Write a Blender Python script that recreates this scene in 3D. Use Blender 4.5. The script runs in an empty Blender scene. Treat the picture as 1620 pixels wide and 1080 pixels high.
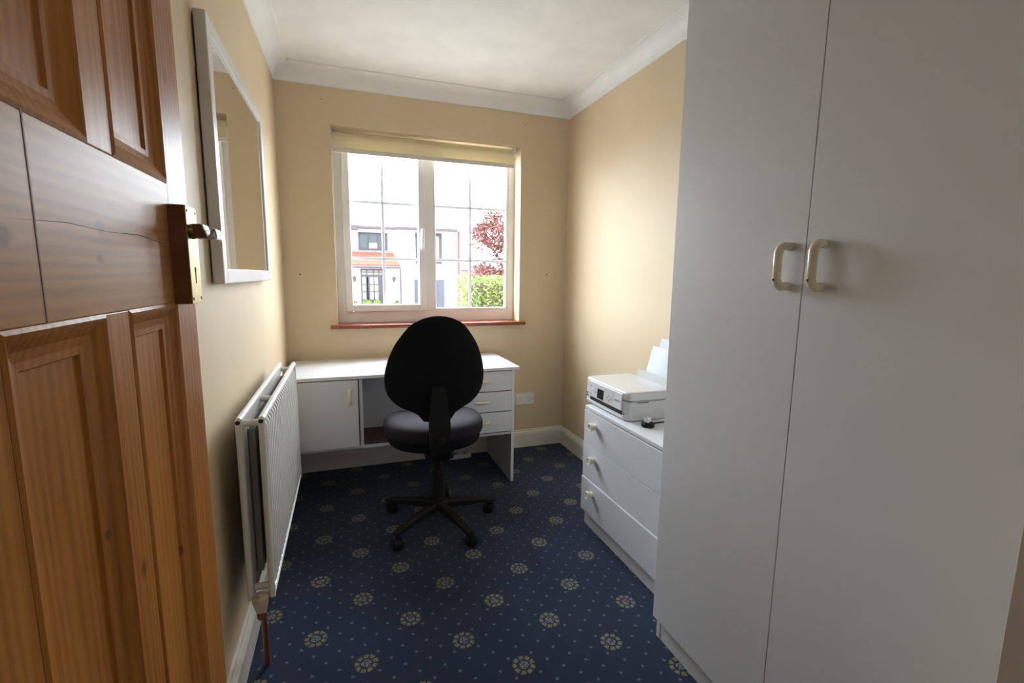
import bpy, bmesh, math, random
from mathutils import Vector, Matrix

random.seed(7)
SC = bpy.context.scene
COL = SC.collection
PI = math.pi

# ------------------------------------------------------------------ camera
FPX = 738.34
CAM = Vector((0.3482, -3.0781, 1.2421))
YAW, PITCH, ROLL = 0.3408, -0.1399, 0.0117
cy, sy, cp, sp, cr, sr = math.cos(YAW), math.sin(YAW), math.cos(PITCH), math.sin(PITCH), math.cos(ROLL), math.sin(ROLL)
FWD = Vector((sy * cp, cy * cp, sp))
RGT0 = Vector((cy, -sy, 0))
UP0 = RGT0.cross(FWD)
RGT = cr * RGT0 + sr * UP0
UP = -sr * RGT0 + cr * UP0
cd = bpy.data.cameras.new('camera')
cd.sensor_width = 36.0
cd.sensor_fit = 'HORIZONTAL'
cd.lens = FPX / 1620 * 36
cd.clip_start = 0.02
cam = bpy.data.objects.new('camera', cd)
COL.objects.link(cam)
cam.matrix_world = Matrix(((RGT.x, UP.x, -FWD.x, CAM.x), (RGT.y, UP.y, -FWD.y, CAM.y), (RGT.z, UP.z, -FWD.z, CAM.z), (0, 0, 0, 1)))
SC.camera = cam

# ------------------------------------------------------------------ colour management, world, sun, lamps
SC.view_settings.view_transform = 'Standard'
SC.view_settings.look = 'None'
SC.view_settings.gamma = 1.0
SC.view_settings.exposure = 0.0
SC.view_settings.use_curve_mapping = False

SKY, SKY_BACK = 31.0, 3.4
w = bpy.data.worlds.new('sky')
SC.world = w
w.use_nodes = True
wt = w.node_tree
bg = wt.nodes['Background']
bg.inputs['Color'].default_value = (0.83, 0.92, 1.0, 1)
tc = wt.nodes.new('ShaderNodeTexCoord')
dp = wt.nodes.new('ShaderNodeVectorMath'); dp.operation = 'DOT_PRODUCT'
wt.links.new(tc.outputs['Generated'], dp.inputs[0])
dp.inputs[1].default_value = Vector((-0.06, 0.82, 0.50)).normalized()     # veiled sun beyond the house opposite
mr = wt.nodes.new('ShaderNodeMapRange'); mr.interpolation_type = 'SMOOTHSTEP'
mr.inputs['From Min'].default_value = -0.1; mr.inputs['From Max'].default_value = 1.0
mr.inputs['To Min'].default_value = SKY_BACK; mr.inputs['To Max'].default_value = SKY
wt.links.new(dp.outputs['Value'], mr.inputs['Value'])
wt.links.new(mr.outputs[0], bg.inputs['Strength'])

sd = bpy.data.lights.new('sun', 'SUN')
sd.energy = 7.0
sd.angle = math.radians(0.6)
sd.color = (1.0, 0.96, 0.9)
sun = bpy.data.objects.new('sun', sd)
COL.objects.link(sun)
sun.rotation_euler = Vector((0.25, 1.0, -0.95)).to_track_quat('-Z', 'Y').to_euler()

pd = bpy.data.lights.new('window_portal', 'AREA')
pd.shape = 'RECTANGLE'
pd.size, pd.size_y = 1.25, 1.25
pd.cycles.is_portal = True
portal = bpy.data.objects.new('window_portal', pd)
COL.objects.link(portal)
portal.location = (0.891, 0.30, 1.52)
portal.rotation_euler = (-PI / 2, 0, 0)

hd = bpy.data.lights.new('hall_fill_light', 'AREA')  # unseen area light added in the hall to brighten wardrobe and door
hd.shape = 'DISK'
hd.size = 0.5
hd.energy = 5.0
hd.color = (1.0, 0.98, 0.97)
hl = bpy.data.objects.new('hall_fill_light', hd)
COL.objects.link(hl)
hl.location = (0.65, -4.0, 2.3)

# ------------------------------------------------------------------ helpers: nodes and materials
def newmat(name):
    m = bpy.data.materials.new(name)
    m.use_nodes = True
    nt = m.node_tree
    b = nt.nodes['Principled BSDF']
    return m, nt, b

class N:
    """small wrapper for building node maths"""
    def __init__(s, nt): s.nt = nt
    def node(s, t, **k):
        n = s.nt.nodes.new(t)
        for a, v in k.items(): setattr(n, a, v)
        return n
    def put(s, sock, v):
        if isinstance(v, bpy.types.NodeSocket): s.nt.links.new(v, sock)
        else: sock.default_value = v
    def m(s, op, a, b=0.0, c=None):
        n = s.node('ShaderNodeMath', operation=op)
        s.put(n.inputs[0], a); s.put(n.inputs[1], b)
        if c is not None: s.put(n.inputs[2], c)
        return n.outputs[0]
    def mix(s, f, a, b):
        n = s.node('ShaderNodeMix', data_type='RGBA')
        s.put(n.inputs[0], f); s.put(n.inputs[6], a); s.put(n.inputs[7], b)
        return n.outputs[2]
    def coord(s, which='Object', scale=(1, 1, 1), rot=(0, 0, 0)):
        t = s.node('ShaderNodeTexCoord')
        mp = s.node('ShaderNodeMapping')
        s.nt.links.new(t.outputs[which], mp.inputs['Vector'])
        mp.inputs['Scale'].default_value = scale
        mp.inputs['Rotation'].default_value = rot
        return mp.outputs[0]
    def noise(s, vec, scale, detail=3.0, rough=0.5, dist=0.0):
        n = s.node('ShaderNodeTexNoise')
        s.nt.links.new(vec, n.inputs['Vector'])
        n.inputs['Scale'].default_value = scale
        n.inputs['Detail'].default_value = detail
        n.inputs['Roughness'].default_value = rough
        n.inputs['Distortion'].default_value = dist
        return n.outputs[0]
    def ramp(s, f, stops):
        n = s.node('ShaderNodeValToRGB')
        s.put(n.inputs[0], f)
        e = n.color_ramp.elements
        while len(e) < len(stops): e.new(0.5)
        for k, (p, c) in enumerate(stops):
            e[k].position = p
            e[k].color = (*c, 1) if len(c) == 3 else c
        return n.outputs[0]
    def bump(s, b, h, strength, dist=0.002):
        n = s.node('ShaderNodeBump')
        n.inputs['Strength'].default_value = strength
        n.inputs['Distance'].default_value = dist
        s.nt.links.new(h, n.inputs['Height'])
        s.nt.links.new(n.outputs[0], b.inputs['Normal'])

def plain(name, col, rough=0.5, metal=0.0, var=0.04, vscale=6.0, bump=0.0, bscale=200.0, spec=0.5, coat=0.0):
    m, nt, b = newmat(name)
    n = N(nt)
    v = n.coord()
    f = n.noise(v, vscale, 3)
    lo = tuple(max(0, c * (1 - var)) for c in col); hi = tuple(min(1, c * (1 + var)) for c in col)
    nt.links.new(n.ramp(f, [(0.3, lo), (0.7, hi)]), b.inputs['Base Color'])
    b.inputs['Roughness'].default_value = rough
    b.inputs['Metallic'].default_value = metal
    b.inputs['Specular IOR Level'].default_value = spec
    b.inputs['Coat Weight'].default_value = coat
    if bump: n.bump(b, n.noise(v, bscale, 2), bump)
    return m

def pine(name, axis, pale=0.0):
    """varnished pine with the grain running along axis"""
    m, nt, b = newmat(name)
    n = N(nt)
    sc = {'z': (1, 1, 0.07), 'y': (1, 0.07, 1)}[axis]
    v = n.coord('Object', sc)
    warp = n.noise(v, 7, 3, 0.5, 0.4)
    wv = n.node('ShaderNodeTexWave', wave_type='BANDS', bands_direction='Y' if axis == 'z' else 'Z', wave_profile='SIN')
    nt.links.new(v, wv.inputs['Vector'])
    wv.inputs['Scale'].default_value = 22
    wv.inputs['Distortion'].default_value = 9
    wv.inputs['Detail'].default_value = 2.0
    wv.inputs['Detail Scale'].default_value = 0.8
    fine = n.noise(v, 230, 2, 0.6)
    f = n.m('ADD', n.m('MULTIPLY', wv.outputs[1], 0.14), n.m('ADD', n.m('MULTIPLY', warp, 0.70), n.m('MULTIPLY', fine, 0.26)))
    L_ = lambda c: tuple(x + (y - x) * pale for x, y in zip(c, (0.46, 0.30, 0.17)))
    c = n.ramp(f, [(0.30, L_((0.56, 0.255, 0.066))), (0.55, L_((0.45, 0.178, 0.036))), (0.80, L_((0.25, 0.080, 0.014)))])
    # a few knots where the boards show them
    oc = n.node('ShaderNodeTexCoord'); sp_ = n.node('ShaderNodeSeparateXYZ')
    nt.links.new(oc.outputs['Object'], sp_.inputs[0])
    wob = n.m('MULTIPLY', n.m('SUBTRACT', n.noise(oc.outputs['Object'], 120, 2), 0.5), 0.006)
    for ky, kz, kr in ((-2.435, 1.290, 0.008), (-2.441, 1.255, 0.006), (-2.594, 1.269, 0.009), (-2.175, 1.540, 0.009), (-2.415, 0.872, 0.009), (-2.47, 0.95, 0.005), (-2.25, 0.80, 0.007), (-2.16, 1.02, 0.005)):
        ay, az = (1.0, 0.7) if axis == 'z' else (0.7, 1.0)
        dy = n.m('MULTIPLY', n.m('SUBTRACT', sp_.outputs[1], ky), ay); dz = n.m('MULTIPLY', n.m('SUBTRACT', sp_.outputs[2], kz), az)
        d = n.m('ADD', n.m('SQRT', n.m('ADD', n.m('MULTIPLY', dy, dy), n.m('MULTIPLY', dz, dz))), wob)
        k = n.node('ShaderNodeMapRange')
        n.put(k.inputs['Value'], d); k.inputs['From Min'].default_value = kr * 1.15; k.inputs['From Max'].default_value = kr * 0.5
        k.inputs['To Max'].default_value = 0.65
        c = n.mix(k.outputs[0], c, (0.11, 0.045, 0.025, 1))
    nt.links.new(c, b.inputs['Base Color'])
    b.inputs['Roughness'].default_value = 0.42
    b.inputs['Specular IOR Level'].default_value = 0.18
    b.inputs['Coat Weight'].default_value = 0.03
    b.inputs['Coat Roughness'].default_value = 0.22
    n.bump(b, f, 0.10, 0.002)
    return m

def wallpaper():
    m, nt, b = newmat('vinyl_wallpaper')
    n = N(nt)
    v = n.coord()
    big = n.noise(v, 2.2, 3)
    grain = n.noise(v, 260, 3, 0.7)
    f = n.m('ADD', n.m('MULTIPLY', big, 0.5), n.m('MULTIPLY', grain, 0.5))
    nt.links.new(n.ramp(f, [(0.3, (0.63, 0.50, 0.325)), (0.7, (0.73, 0.595, 0.405))]), b.inputs['Base Color'])
    b.inputs['Roughness'].default_value = 0.56
    b.inputs['Specular IOR Level'].default_value = 0.36
    n.bump(b, grain, 0.18, 0.0015)
    return m

def carpet():
    m, nt, b = newmat('navy_medallion_carpet')
    n = N(nt)
    t = n.node('ShaderNodeTexCoord')
    sx = n.node('ShaderNodeSeparateXYZ')
    nt.links.new(t.outputs['Object'], sx.inputs[0])
    U = 0.0401
    X = n.m('SUBTRACT', sx.outputs[0], 0.686)
    Y = n.m('ADD', n.m('ADD', sx.outputs[1], 1.664), n.m('MULTIPLY', X, 0.018))
    def lattice(u):
        a = n.m('DIVIDE', n.m('ADD', X, Y), 2 * u)
        c = n.m('DIVIDE', n.m('SUBTRACT', X, Y), 2 * u)
        fa = n.m('SUBTRACT', a, n.m('ROUND', a)); fc = n.m('SUBTRACT', c, n.m('ROUND', c))
        dx = n.m('MULTIPLY', n.m('ADD', fa, fc), u); dy = n.m('MULTIPLY', n.m('SUBTRACT', fa, fc), u)
        r = n.m('SQRT', n.m('ADD', n.m('MULTIPLY', dx, dx), n.m('MULTIPLY', dy, dy)))
        return dx, dy, r
    wob = n.noise(t.outputs['Object'], 170, 2, 0.6)
    wobc = n.m('SUBTRACT', wob, 0.5)
    dx, dy, r = lattice(U)
    dot = n.m('LESS_THAN', n.m('ADD', r, n.m('MULTIPLY', wobc, 0.010)), 0.0050)
    mx, my, R = lattice(4 * U * 0.9945)
    R = n.m('ADD', R, n.m('MULTIPLY', wobc, 0.011))
    ang = n.m('ARCTAN2', my, mx)
    pet = n.m('GREATER_THAN', n.m('SINE', n.m('MULTIPLY', ang, 9.0)), -0.72)
    inmed = n.m('LESS_THAN', R, 0.0405)
    ring = n.m('MULTIPLY', n.m('LESS_THAN', R, 0.0365), n.m('GREATER_THAN', R, 0.0220))
    ring = n.m('MULTIPLY', ring, pet)
    dark = n.m('MULTIPLY', n.m('LESS_THAN', R, 0.0385), n.m('GREATER_THAN', R, 0.0165))
    core = n.m('LESS_THAN', R, 0.0165)
    spk = n.noise(t.outputs['Object'], 150, 1, 0.5)
    corecol = n.ramp(spk, [(0.46, (0.03, 0.04, 0.10)), (0.54, (0.20, 0.20, 0.21))])
    pile = n.noise(t.outputs['Object'], 420, 3, 0.7)
    big = n.noise(t.outputs['Object'], 3.0, 3)
    basec = n.ramp(n.m('ADD', n.m('MULTIPLY', pile, 0.6), n.m('MULTIPLY', big, 0.4)), [(0.3, (0.0062, 0.0130, 0.034)), (0.7, (0.0120, 0.0245, 0.060))])
    gold = n.ramp(spk, [(0.35, (0.10, 0.098, 0.068)), (0.62, (0.22, 0.21, 0.155))])
    c = n.mix(n.m('MULTIPLY', dot, n.m('SUBTRACT', 1.0, inmed)), basec, (0.10, 0.13, 0.175, 1))
    c = n.mix(dark, c, (0.010, 0.012, 0.018, 1))
    c = n.mix(ring, c, gold)
    c = n.mix(core, c, corecol)
    nt.links.new(c, b.inputs['Base Color'])
    b.inputs['Roughness'].default_value = 0.95
    b.inputs['Specular IOR Level'].default_value = 0.15
    b.inputs['Sheen Weight'].default_value = 0.15
    n.bump(b, pile, 0.5, 0.004)
    return m

def glass(name, tint=(1, 1, 1, 1), refl=0.06):
    m = bpy.data.materials.new(name)
    m.use_nodes = True
    nt = m.node_tree
    nt.nodes.clear()
    o = nt.nodes.new('ShaderNodeOutputMaterial')
    mx = nt.nodes.new('ShaderNodeMixShader')
    tr = nt.nodes.new('ShaderNodeBsdfTransparent')
    gl = nt.nodes.new('ShaderNodeBsdfGlossy')
    tr.inputs[0].default_value = tint
    gl.inputs['Roughness'].default_value = 0.02
    mx.inputs[0].default_value = refl
    nt.links.new(tr.outputs[0], mx.inputs[1]); nt.links.new(gl.outputs[0], mx.inputs[2]); nt.links.new(mx.outputs[0], o.inputs[0])
    return m

def brickmat():
    m, nt, b = newmat('red_brick')
    n = N(nt)
    v = n.coord('Object', (1, 1, 1), (PI / 2, 0, 0))
    br = n.node('ShaderNodeTexBrick')
    nt.links.new(v, br.inputs['Vector'])
    br.inputs['Color1'].default_value = (0.42, 0.25, 0.16, 1)
    br.inputs['Color2'].default_value = (0.36, 0.20, 0.13, 1)
    br.inputs['Mortar'].default_value = (0.5, 0.45, 0.4, 1)
    br.inputs['Scale'].default_value = 4.5
    nt.links.new(br.outputs[0], b.inputs['Base Color'])
    b.inputs['Roughness'].default_value = 0.9
    return m

def tilemat(name, c1, c2):
    m, nt, b = newmat(name)
    n = N(nt)
    v = n.coord()
    wv = n.node('ShaderNodeTexWave', bands_direction='X')
    nt.links.new(v, wv.inputs['Vector'])
    wv.inputs['Scale'].default_value = 2.4
    f = n.m('ADD', n.m('MULTIPLY', wv.outputs[1], 0.4), n.m('MULTIPLY', n.noise(v, 5, 3), 0.6))
    nt.links.new(n.ramp(f, [(0.3, c1), (0.7, c2)]), b.inputs['Base Color'])
    b.inputs['Roughness'].default_value = 0.8
    return m

def leafmat(name, c1, c2):
    m, nt, b = newmat(name)
    n = N(nt)
    g = n.node('ShaderNodeNewGeometry')
    nt.links.new(n.ramp(g.outputs['Random Per Island'], [(0.1, c1), (0.9, c2)]), b.inputs['Base Color'])
    b.inputs['Roughness'].default_value = 0.6
    return m

def blindfabric():
    m, nt, b = newmat('cream_blind_fabric')
    n = N(nt)
    v = n.coord()
    f = n.noise(v, 300, 2)
    nt.links.new(n.ramp(f, [(0.3, (0.74, 0.66, 0.47)), (0.7, (0.80, 0.72, 0.53))]), b.inputs['Base Color'])
    b.inputs['Roughness'].default_value = 0.85
    out = nt.nodes['Material Output']
    tl = n.node('ShaderNodeBsdfTranslucent')
    tl.inputs[0].default_value = (0.80, 0.70, 0.48, 1)
    mx = n.node('ShaderNodeMixShader')
    mx.inputs[0].default_value = 0.30
    nt.links.new(b.outputs[0], mx.inputs[1]); nt.links.new(tl.outputs[0], mx.inputs[2]); nt.links.new(mx.outputs[0], out.inputs[0])
    return m

def translucent(name, col, f):
    m, nt, b = newmat(name)
    n = N(nt)
    nt.links.new(n.ramp(n.noise(n.coord(), 8, 2), [(0.3, tuple(c * 0.98 for c in col)), (0.7, col)]), b.inputs['Base Color'])
    b.inputs['Roughness'].default_value = 0.4
    tl = n.node('ShaderNodeBsdfTranslucent'); tl.inputs[0].default_value = (*col, 1)
    mx = n.node('ShaderNodeMixShader'); mx.inputs[0].default_value = f
    nt.links.new(b.outputs[0], mx.inputs[1]); nt.links.new(tl.outputs[0], mx.inputs[2]); nt.links.new(mx.outputs[0], nt.nodes['Material Output'].inputs[0])
    return m

M = dict(
    wall=wallpaper(), carpet=carpet(), pine_up=pine('varnished_pine_upright', 'z'), pine_across=pine('varnished_pine_across', 'y', 0.28),
    ceiling=plain('ceiling_paint', (0.87, 0.855, 0.83), 0.75, bump=0.05, bscale=60),
    coving=plain('coving_paint', (0.87, 0.87, 0.86), 0.55),
    gloss=plain('cream_gloss_paint', (0.74, 0.71, 0.64), 0.3),
    upvc=plain('white_upvc', (0.86, 0.85, 0.84), 0.3),
    bar=translucent('glazing_bar_white', (0.84, 0.86, 0.90), 0.12),
    tile=plain('red_quarry_tile', (0.27, 0.062, 0.030), 0.25, var=0.2, vscale=30),
    lam=plain('white_laminate', (0.72, 0.735, 0.78), 0.42, var=0.01, bump=0.04, bscale=350),
    lamtop=plain('white_laminate_top', (0.77, 0.775, 0.80), 0.38, var=0.01, bump=0.03, bscale=350),
    lamold=plain('white_laminate_chest', (0.66, 0.675, 0.72), 0.40, var=0.01),
    board=plain('brown_hardboard', (0.10, 0.07, 0.05), 0.8, var=0.15),
    mark=plain('grey_wood_mark', (0.15, 0.085, 0.06), 0.6),
    gap=plain('gap_shade_and_crack', (0.03, 0.025, 0.025), 0.8),  # painted shade of the desk gaps, also the rail crack
    cream=plain('cream_plastic', (0.80, 0.74, 0.53), 0.3), knob=plain('pale_cream_knob', (0.86, 0.85, 0.70), 0.3),
    creamy=plain('ivory_handle', (0.78, 0.73, 0.60), 0.22, coat=0.4),
    rad=plain('radiator_enamel', (0.76, 0.75, 0.72), 0.28, var=0.01),
    steel=plain('grey_steel', (0.30, 0.29, 0.28), 0.5, metal=0.3),
    hole=plain('dark_hole', (0.02, 0.02, 0.02), 0.8),
    copper=plain('old_copper', (0.30, 0.10, 0.05), 0.45, metal=0.6),
    valve=plain('aged_valve_cap', (0.66, 0.55, 0.44), 0.4),
    brass=plain('polished_brass', (0.44, 0.34, 0.15), 0.38, metal=1.0, var=0.08, vscale=40),
    lever=plain('brass_lever_reflected_brown', (0.13, 0.05, 0.028), 0.45, metal=0.2, var=0.15, vscale=30),  # brown of the reflected wood is put into the brass colour
    edge=plain('painted_edge_highlight', (0.74, 0.62, 0.50), 0.5),  # pale colour standing in for the highlight on the lever edge
    block=plain('dark_stained_wood', (0.17, 0.06, 0.025), 0.4, var=0.2, vscale=20),
    mframe=plain('white_mirror_frame', (0.80, 0.79, 0.80), 0.3),
    blackfab=plain('black_upholstery', (0.006, 0.006, 0.007), 0.95, bump=0.2, bscale=500, spec=0.2),
    seat=plain('charcoal_seat_cloth', (0.018, 0.0135, 0.020), 0.75, bump=0.25, bscale=600, spec=0.2),
    black=plain('black_plastic', (0.007, 0.007, 0.007), 0.6, spec=0.3),
    chrome=plain('bright_steel', (0.7, 0.7, 0.7), 0.2, metal=1.0),
    socket=plain('white_socket_plastic', (0.78, 0.78, 0.78), 0.3),
    grey=plain('grey_marks', (0.30, 0.31, 0.33), 0.5),
    prn=plain('white_printer_plastic', (0.60, 0.60, 0.595), 0.28, var=0.01, coat=0.2),
    prnpanel=plain('printer_panel', (0.68, 0.70, 0.73), 0.15, var=0.01, coat=0.4),
    screen=plain('printer_display', (0.012, 0.013, 0.015), 0.12),
    paper=plain('white_paper', (0.70, 0.73, 0.80), 0.7, var=0.02),
    card=plain('pale_blue_paper', (0.58, 0.61, 0.76), 0.6),
    blind=blindfabric(), glass=glass('window_glass'),
    bottombar=plain('blind_bottom_bar', (0.66, 0.62, 0.58), 0.5),
    render=plain('white_house_render', (0.80, 0.79, 0.77), 0.85, var=0.02),
    frame=plain('grey_house_frame', (0.050, 0.052, 0.065), 0.5),
    fascia=plain('brown_grey_fascia', (0.085, 0.070, 0.085), 0.6),
    garage=plain('blue_grey_garage_door', (0.065, 0.075, 0.105), 0.5),
    lead=plain('grey_lead_flashing', (0.17, 0.17, 0.20), 0.6),
    terra=tilemat('red_clay_tiles', (0.20, 0.050, 0.032), (0.30, 0.085, 0.055)),
    slate=tilemat('grey_slate_tiles', (0.16, 0.16, 0.17), (0.26, 0.26, 0.27)),
    brick=brickmat(), pane=plain('dark_window_pane', (0.07, 0.085, 0.10), 0.08),
    palepane=plain('pale_window_pane', (0.25, 0.24, 0.22), 0.08),
    redpipe=plain('red_brown_downpipe', (0.20, 0.055, 0.045), 0.5),
    greypipe=plain('dark_downpipe', (0.06, 0.055, 0.055), 0.5),
    paving=plain('pale_paving', (0.48, 0.46, 0.43), 0.9, var=0.1, vscale=1),
    bark=plain('bark', (0.10, 0.065, 0.05), 0.9, var=0.2),
    copperleaf=leafmat('copper_leaves', (0.085, 0.022, 0.028), (0.22, 0.075, 0.055)),
    greenleaf=leafmat('hedge_leaves', (0.10, 0.17, 0.03), (0.26, 0.36, 0.07)),
    darkleaf=leafmat('shrub_leaves', (0.05, 0.09, 0.035), (0.17, 0.21, 0.08)),
)
mm, nt_, b_ = newmat('mirror_silver')
b_.inputs['Base Color'].default_value = (0.90, 0.91, 0.90, 1); b_.inputs['Metallic'].default_value = 1.0; b_.inputs['Roughness'].default_value = 0.01
M['mirror'] = mm

# ------------------------------------------------------------------ helpers: meshes and objects
def BM(): return bmesh.new()

def box(bm, x0, x1, y0, y1, z0, z1, bev=0.0, seg=2):
    r = bmesh.ops.create_cube(bm, size=1.0)
    vs = r['verts']
    bmesh.ops.scale(bm, vec=(x1 - x0, y1 - y0, z1 - z0), verts=vs)
    bmesh.ops.translate(bm, vec=((x0 + x1) / 2, (y0 + y1) / 2, (z0 + z1) / 2), verts=vs)
    if bev > 0:
        es = {e for v in vs for e in v.link_edges}
        bmesh.ops.bevel(bm, geom=list(es), offset=bev, offset_type='OFFSET', segments=seg, profile=0.5, affect='EDGES', clamp_overlap=True)
    return bm

def tube(bm, pts, rad, seg=12, cap=True):
    """round tube along a polyline; rad is a number or one per point"""
    pts = [Vector(p) for p in pts]
    rr = rad if isinstance(rad, (list, tuple)) else [rad] * len(pts)
    rings = []
    nrm = None
    for i, p in enumerate(pts):
        if i == 0: d = pts[1] - p
        elif i == len(pts) - 1: d = p - pts[i - 1]
        else: d = (pts[i + 1] - p).normalized() + (p - pts[i - 1]).normalized()
        d.normalize()
        if nrm is None:
            a = Vector((0, 0, 1)) if abs(d.z) < 0.9 else Vector((1, 0, 0))
            nrm = d.cross(a).normalized()
        else:
            nrm = (nrm - d * nrm.dot(d)).normalized()
        bn = d.cross(nrm)
        rings.append([bm.verts.new(p + (nrm * math.cos(2 * PI * k / seg) + bn * math.sin(2 * PI * k / seg)) * rr[i]) for k in range(seg)])
    for a, b in zip(rings, rings[1:]):
        for k in range(seg):
            bm.faces.new((a[k], a[(k + 1) % seg], b[(k + 1) % seg], b[k]))
    if cap:
        bm.faces.new(rings[0][::-1]); bm.faces.new(rings[-1])
    return bm

def lathe(bm, prof, origin=(0, 0, 0), axis='z', seg=24):
    """surface of revolution of (r, h) pairs about an axis"""
    o = Vector(origin)
    def P(r, h, a):
        c, s = r * math.cos(a), r * math.sin(a)
        return o + {'z': Vector((c, s, h)), 'x': Vector((h, c, s)), 'y': Vector((s, h, c))}[axis]
    rings = [[bm.verts.new(P(max(r, 1e-5), h, 2 * PI * k / seg)) for k in range(seg)] for r, h in prof]
    for a, b in zip(rings, rings[1:]):
        for k in range(seg):
            bm.faces.new((a[k], a[(k + 1) % seg], b[(k + 1) % seg], b[k]))
    bm.faces.new(rings[0][::-1]); bm.faces.new(rings[-1])
    return bm

def prism(bm, poly, a0, a1, axis):
    """extrude a closed polygon along an axis; poly pairs are the two other axes in x, y, z order"""
    def P(u, v, a): return {'x': (a, u, v), 'y': (u, a, v), 'z': (u, v, a)}[axis]
    A = [bm.verts.new(P(u, v, a0)) for u, v in poly]
    B = [bm.verts.new(P(u, v, a1)) for u, v in poly]
    n = len(poly)
    for k in range(n): bm.faces.new((A[k], A[(k + 1) % n], B[(k + 1) % n], B[k]))
    bm.faces.new(A[::-1]); bm.faces.new(B)
    return bm

def obj(name, bm, mat, parent=None, smooth=False, loc=None):
    me = bpy.data.meshes.new(name)
    bmesh.ops.recalc_face_normals(bm, faces=bm.faces)
    bm.to_mesh(me); bm.free()
    me.materials.append(M[mat] if isinstance(mat, str) else mat)
    if smooth:
        for p in me.polygons: p.use_smooth = True
        try: me.set_sharp_from_angle(angle=math.radians(38))
        except Exception: pass
    o = bpy.data.objects.new(name, me)
    COL.objects.link(o)
    if parent is not None:
        # mesh is written in world coordinates: cancel the parent's own offset
        o.parent = parent
        off = Vector((0, 0, 0)); p = parent
        while p is not None: off += p.location; p = p.parent
        o.location = -off
        if loc is not None: o.location = loc
    elif loc is not None: o.location = loc
    return o

def tag(o, label=None, cat=None, group=None, kind=None):
    if label: o['label'] = label
    if cat: o['category'] = cat
    if group: o['group'] = group
    if kind: o['kind'] = kind
    return o

def thing(name, label, cat, loc, group=None):
    o = bpy.data.objects.new(name, None)
    o.empty_display_size = 0.1
    COL.objects.link(o)
    o.location = loc
    return tag(o, label, cat, group)

def struct(name, bm, mat, smooth=False, label=None):
    o = obj(name, bm, mat, None, smooth)
    return tag(o, label, None, None, 'structure')

# ------------------------------------------------------------------ the room
W, H = 1.8426, 2.40
YN = -2.885            # inner face of the near wall
T = 0.15
WX0, WX1, WZ0, WZ1 = 0.293, 1.489, 0.925, 2.106   # window opening
WT = 0.28              # far wall thickness
HX0, HX1, HY = -0.6, 2.5, -4.9                    # hall behind the doorway

struct('floor', box(BM(), HX0 - T, HX1 + T, HY - T, WT, -0.2, 0.0), 'carpet', label='navy blue carpet with small dots and round gold medallions')
struct('ceiling', box(BM(), HX0 - T, HX1 + T, HY - T, WT, H, H + 0.25), 'ceiling', label='plain white ceiling above coving')
struct('wall_left', box(BM(), -T, 0, YN - 0.12, WT, 0, H), 'wall', label='cream papered wall behind mirror and radiator')
struct('wall_right', box(BM(), W, W + T, YN - 0.12, WT, 0, H), 'wall', label='cream papered wall behind printer and wardrobe')
bm = BM()
box(bm, 0, WX0, 0, WT, 0, H); box(bm, WX1, W, 0, WT, 0, H)
box(bm, WX0, WX1, 0, WT, WZ1, H); box(bm, WX0, WX1, 0, WT, 0, WZ0 - 0.02)
struct('wall_far', bm, 'wall', label='cream papered window wall above desk')
bm = BM()
box(bm, 0, 0.055, YN - 0.12, YN, 0, H); box(bm, 0.875, W, YN - 0.12, YN, 0, H); box(bm, 0.055, 0.875, YN - 0.12, YN, 2.06, H)
struct('wall_near', bm, 'wall', label='cream papered wall with the doorway')
bm = BM()
box(bm, HX0 - T, HX0, HY, YN - 0.12, 0, H); box(bm, HX1, HX1 + T, HY, YN - 0.12, 0, H); box(bm, HX0 - T, HX1 + T, HY - T, HY, 0, H)
box(bm, HX0 - T, -T, YN - 0.13, YN - 0.01, 0, H); box(bm, W + T, HX1 + T, YN - 0.13, YN - 0.01, 0, H)
struct('wall_hall', bm, 'wall', label='cream wall of the hall outside the doorway')
# door lining
bm = BM()
box(bm, 0.055, 0.062, YN - 0.12, YN, 0, 2.06); box(bm, 0.868, 0.875, YN - 0.12, YN + 0.006, 0, 2.06, 0.001); box(bm, 0.055, 0.875, YN - 0.12, YN, 2.03, 2.06)
struct('trim_1', bm, 'gloss', label='white painted door lining')

# baseboards: torus profile, one run per wall
BP = [(0, 0), (0.018, 0), (0.018, 0.094), (0.015, 0.100), (0.017, 0.104), (0.014, 0.112), (0.009, 0.118), (0.007, 0.126), (0.003, 0.130), (0, 0.130)]
struct('baseboard_left', prism(BM(), BP, YN, 0, 'y'), 'gloss', label='cream skirting board under the radiator')
struct('baseboard_right', prism(BM(), [(W - a, b) for a, b in BP], YN, 0, 'y'), 'gloss', label='cream skirting board beside the drawers')
struct('baseboard_far', prism(BM(), [(-a, b) for a, b in BP], 0.0, W, 'x'), 'gloss', label='cream skirting board under the window')
# coving: concave cornice with a thin lip
CV = 0.087
CP = [(0, H), (0, H - CV), (0.006, H - CV)]
for k in range(0, 9):
    a = k / 8 * PI / 2
    CP.append((0.008 + 0.074 * (1 - math.cos(a)), H - CV + 0.004 + 0.075 * math.sin(a)))
CP += [(CV, H - 0.006), (CV, H)]
struct('trim_2', prism(BM(), CP, YN, 0, 'y'), 'coving', label='white coving along the mirror wall')
struct('trim_3', prism(BM(), [(W - a, b) for a, b in CP], YN, 0, 'y'), 'coving', label='white coving along the right wall')
struct('trim_4', prism(BM(), [(-a, b) for a, b in CP], 0.0, W, 'x'), 'coving', label='white coving above the window')

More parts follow.
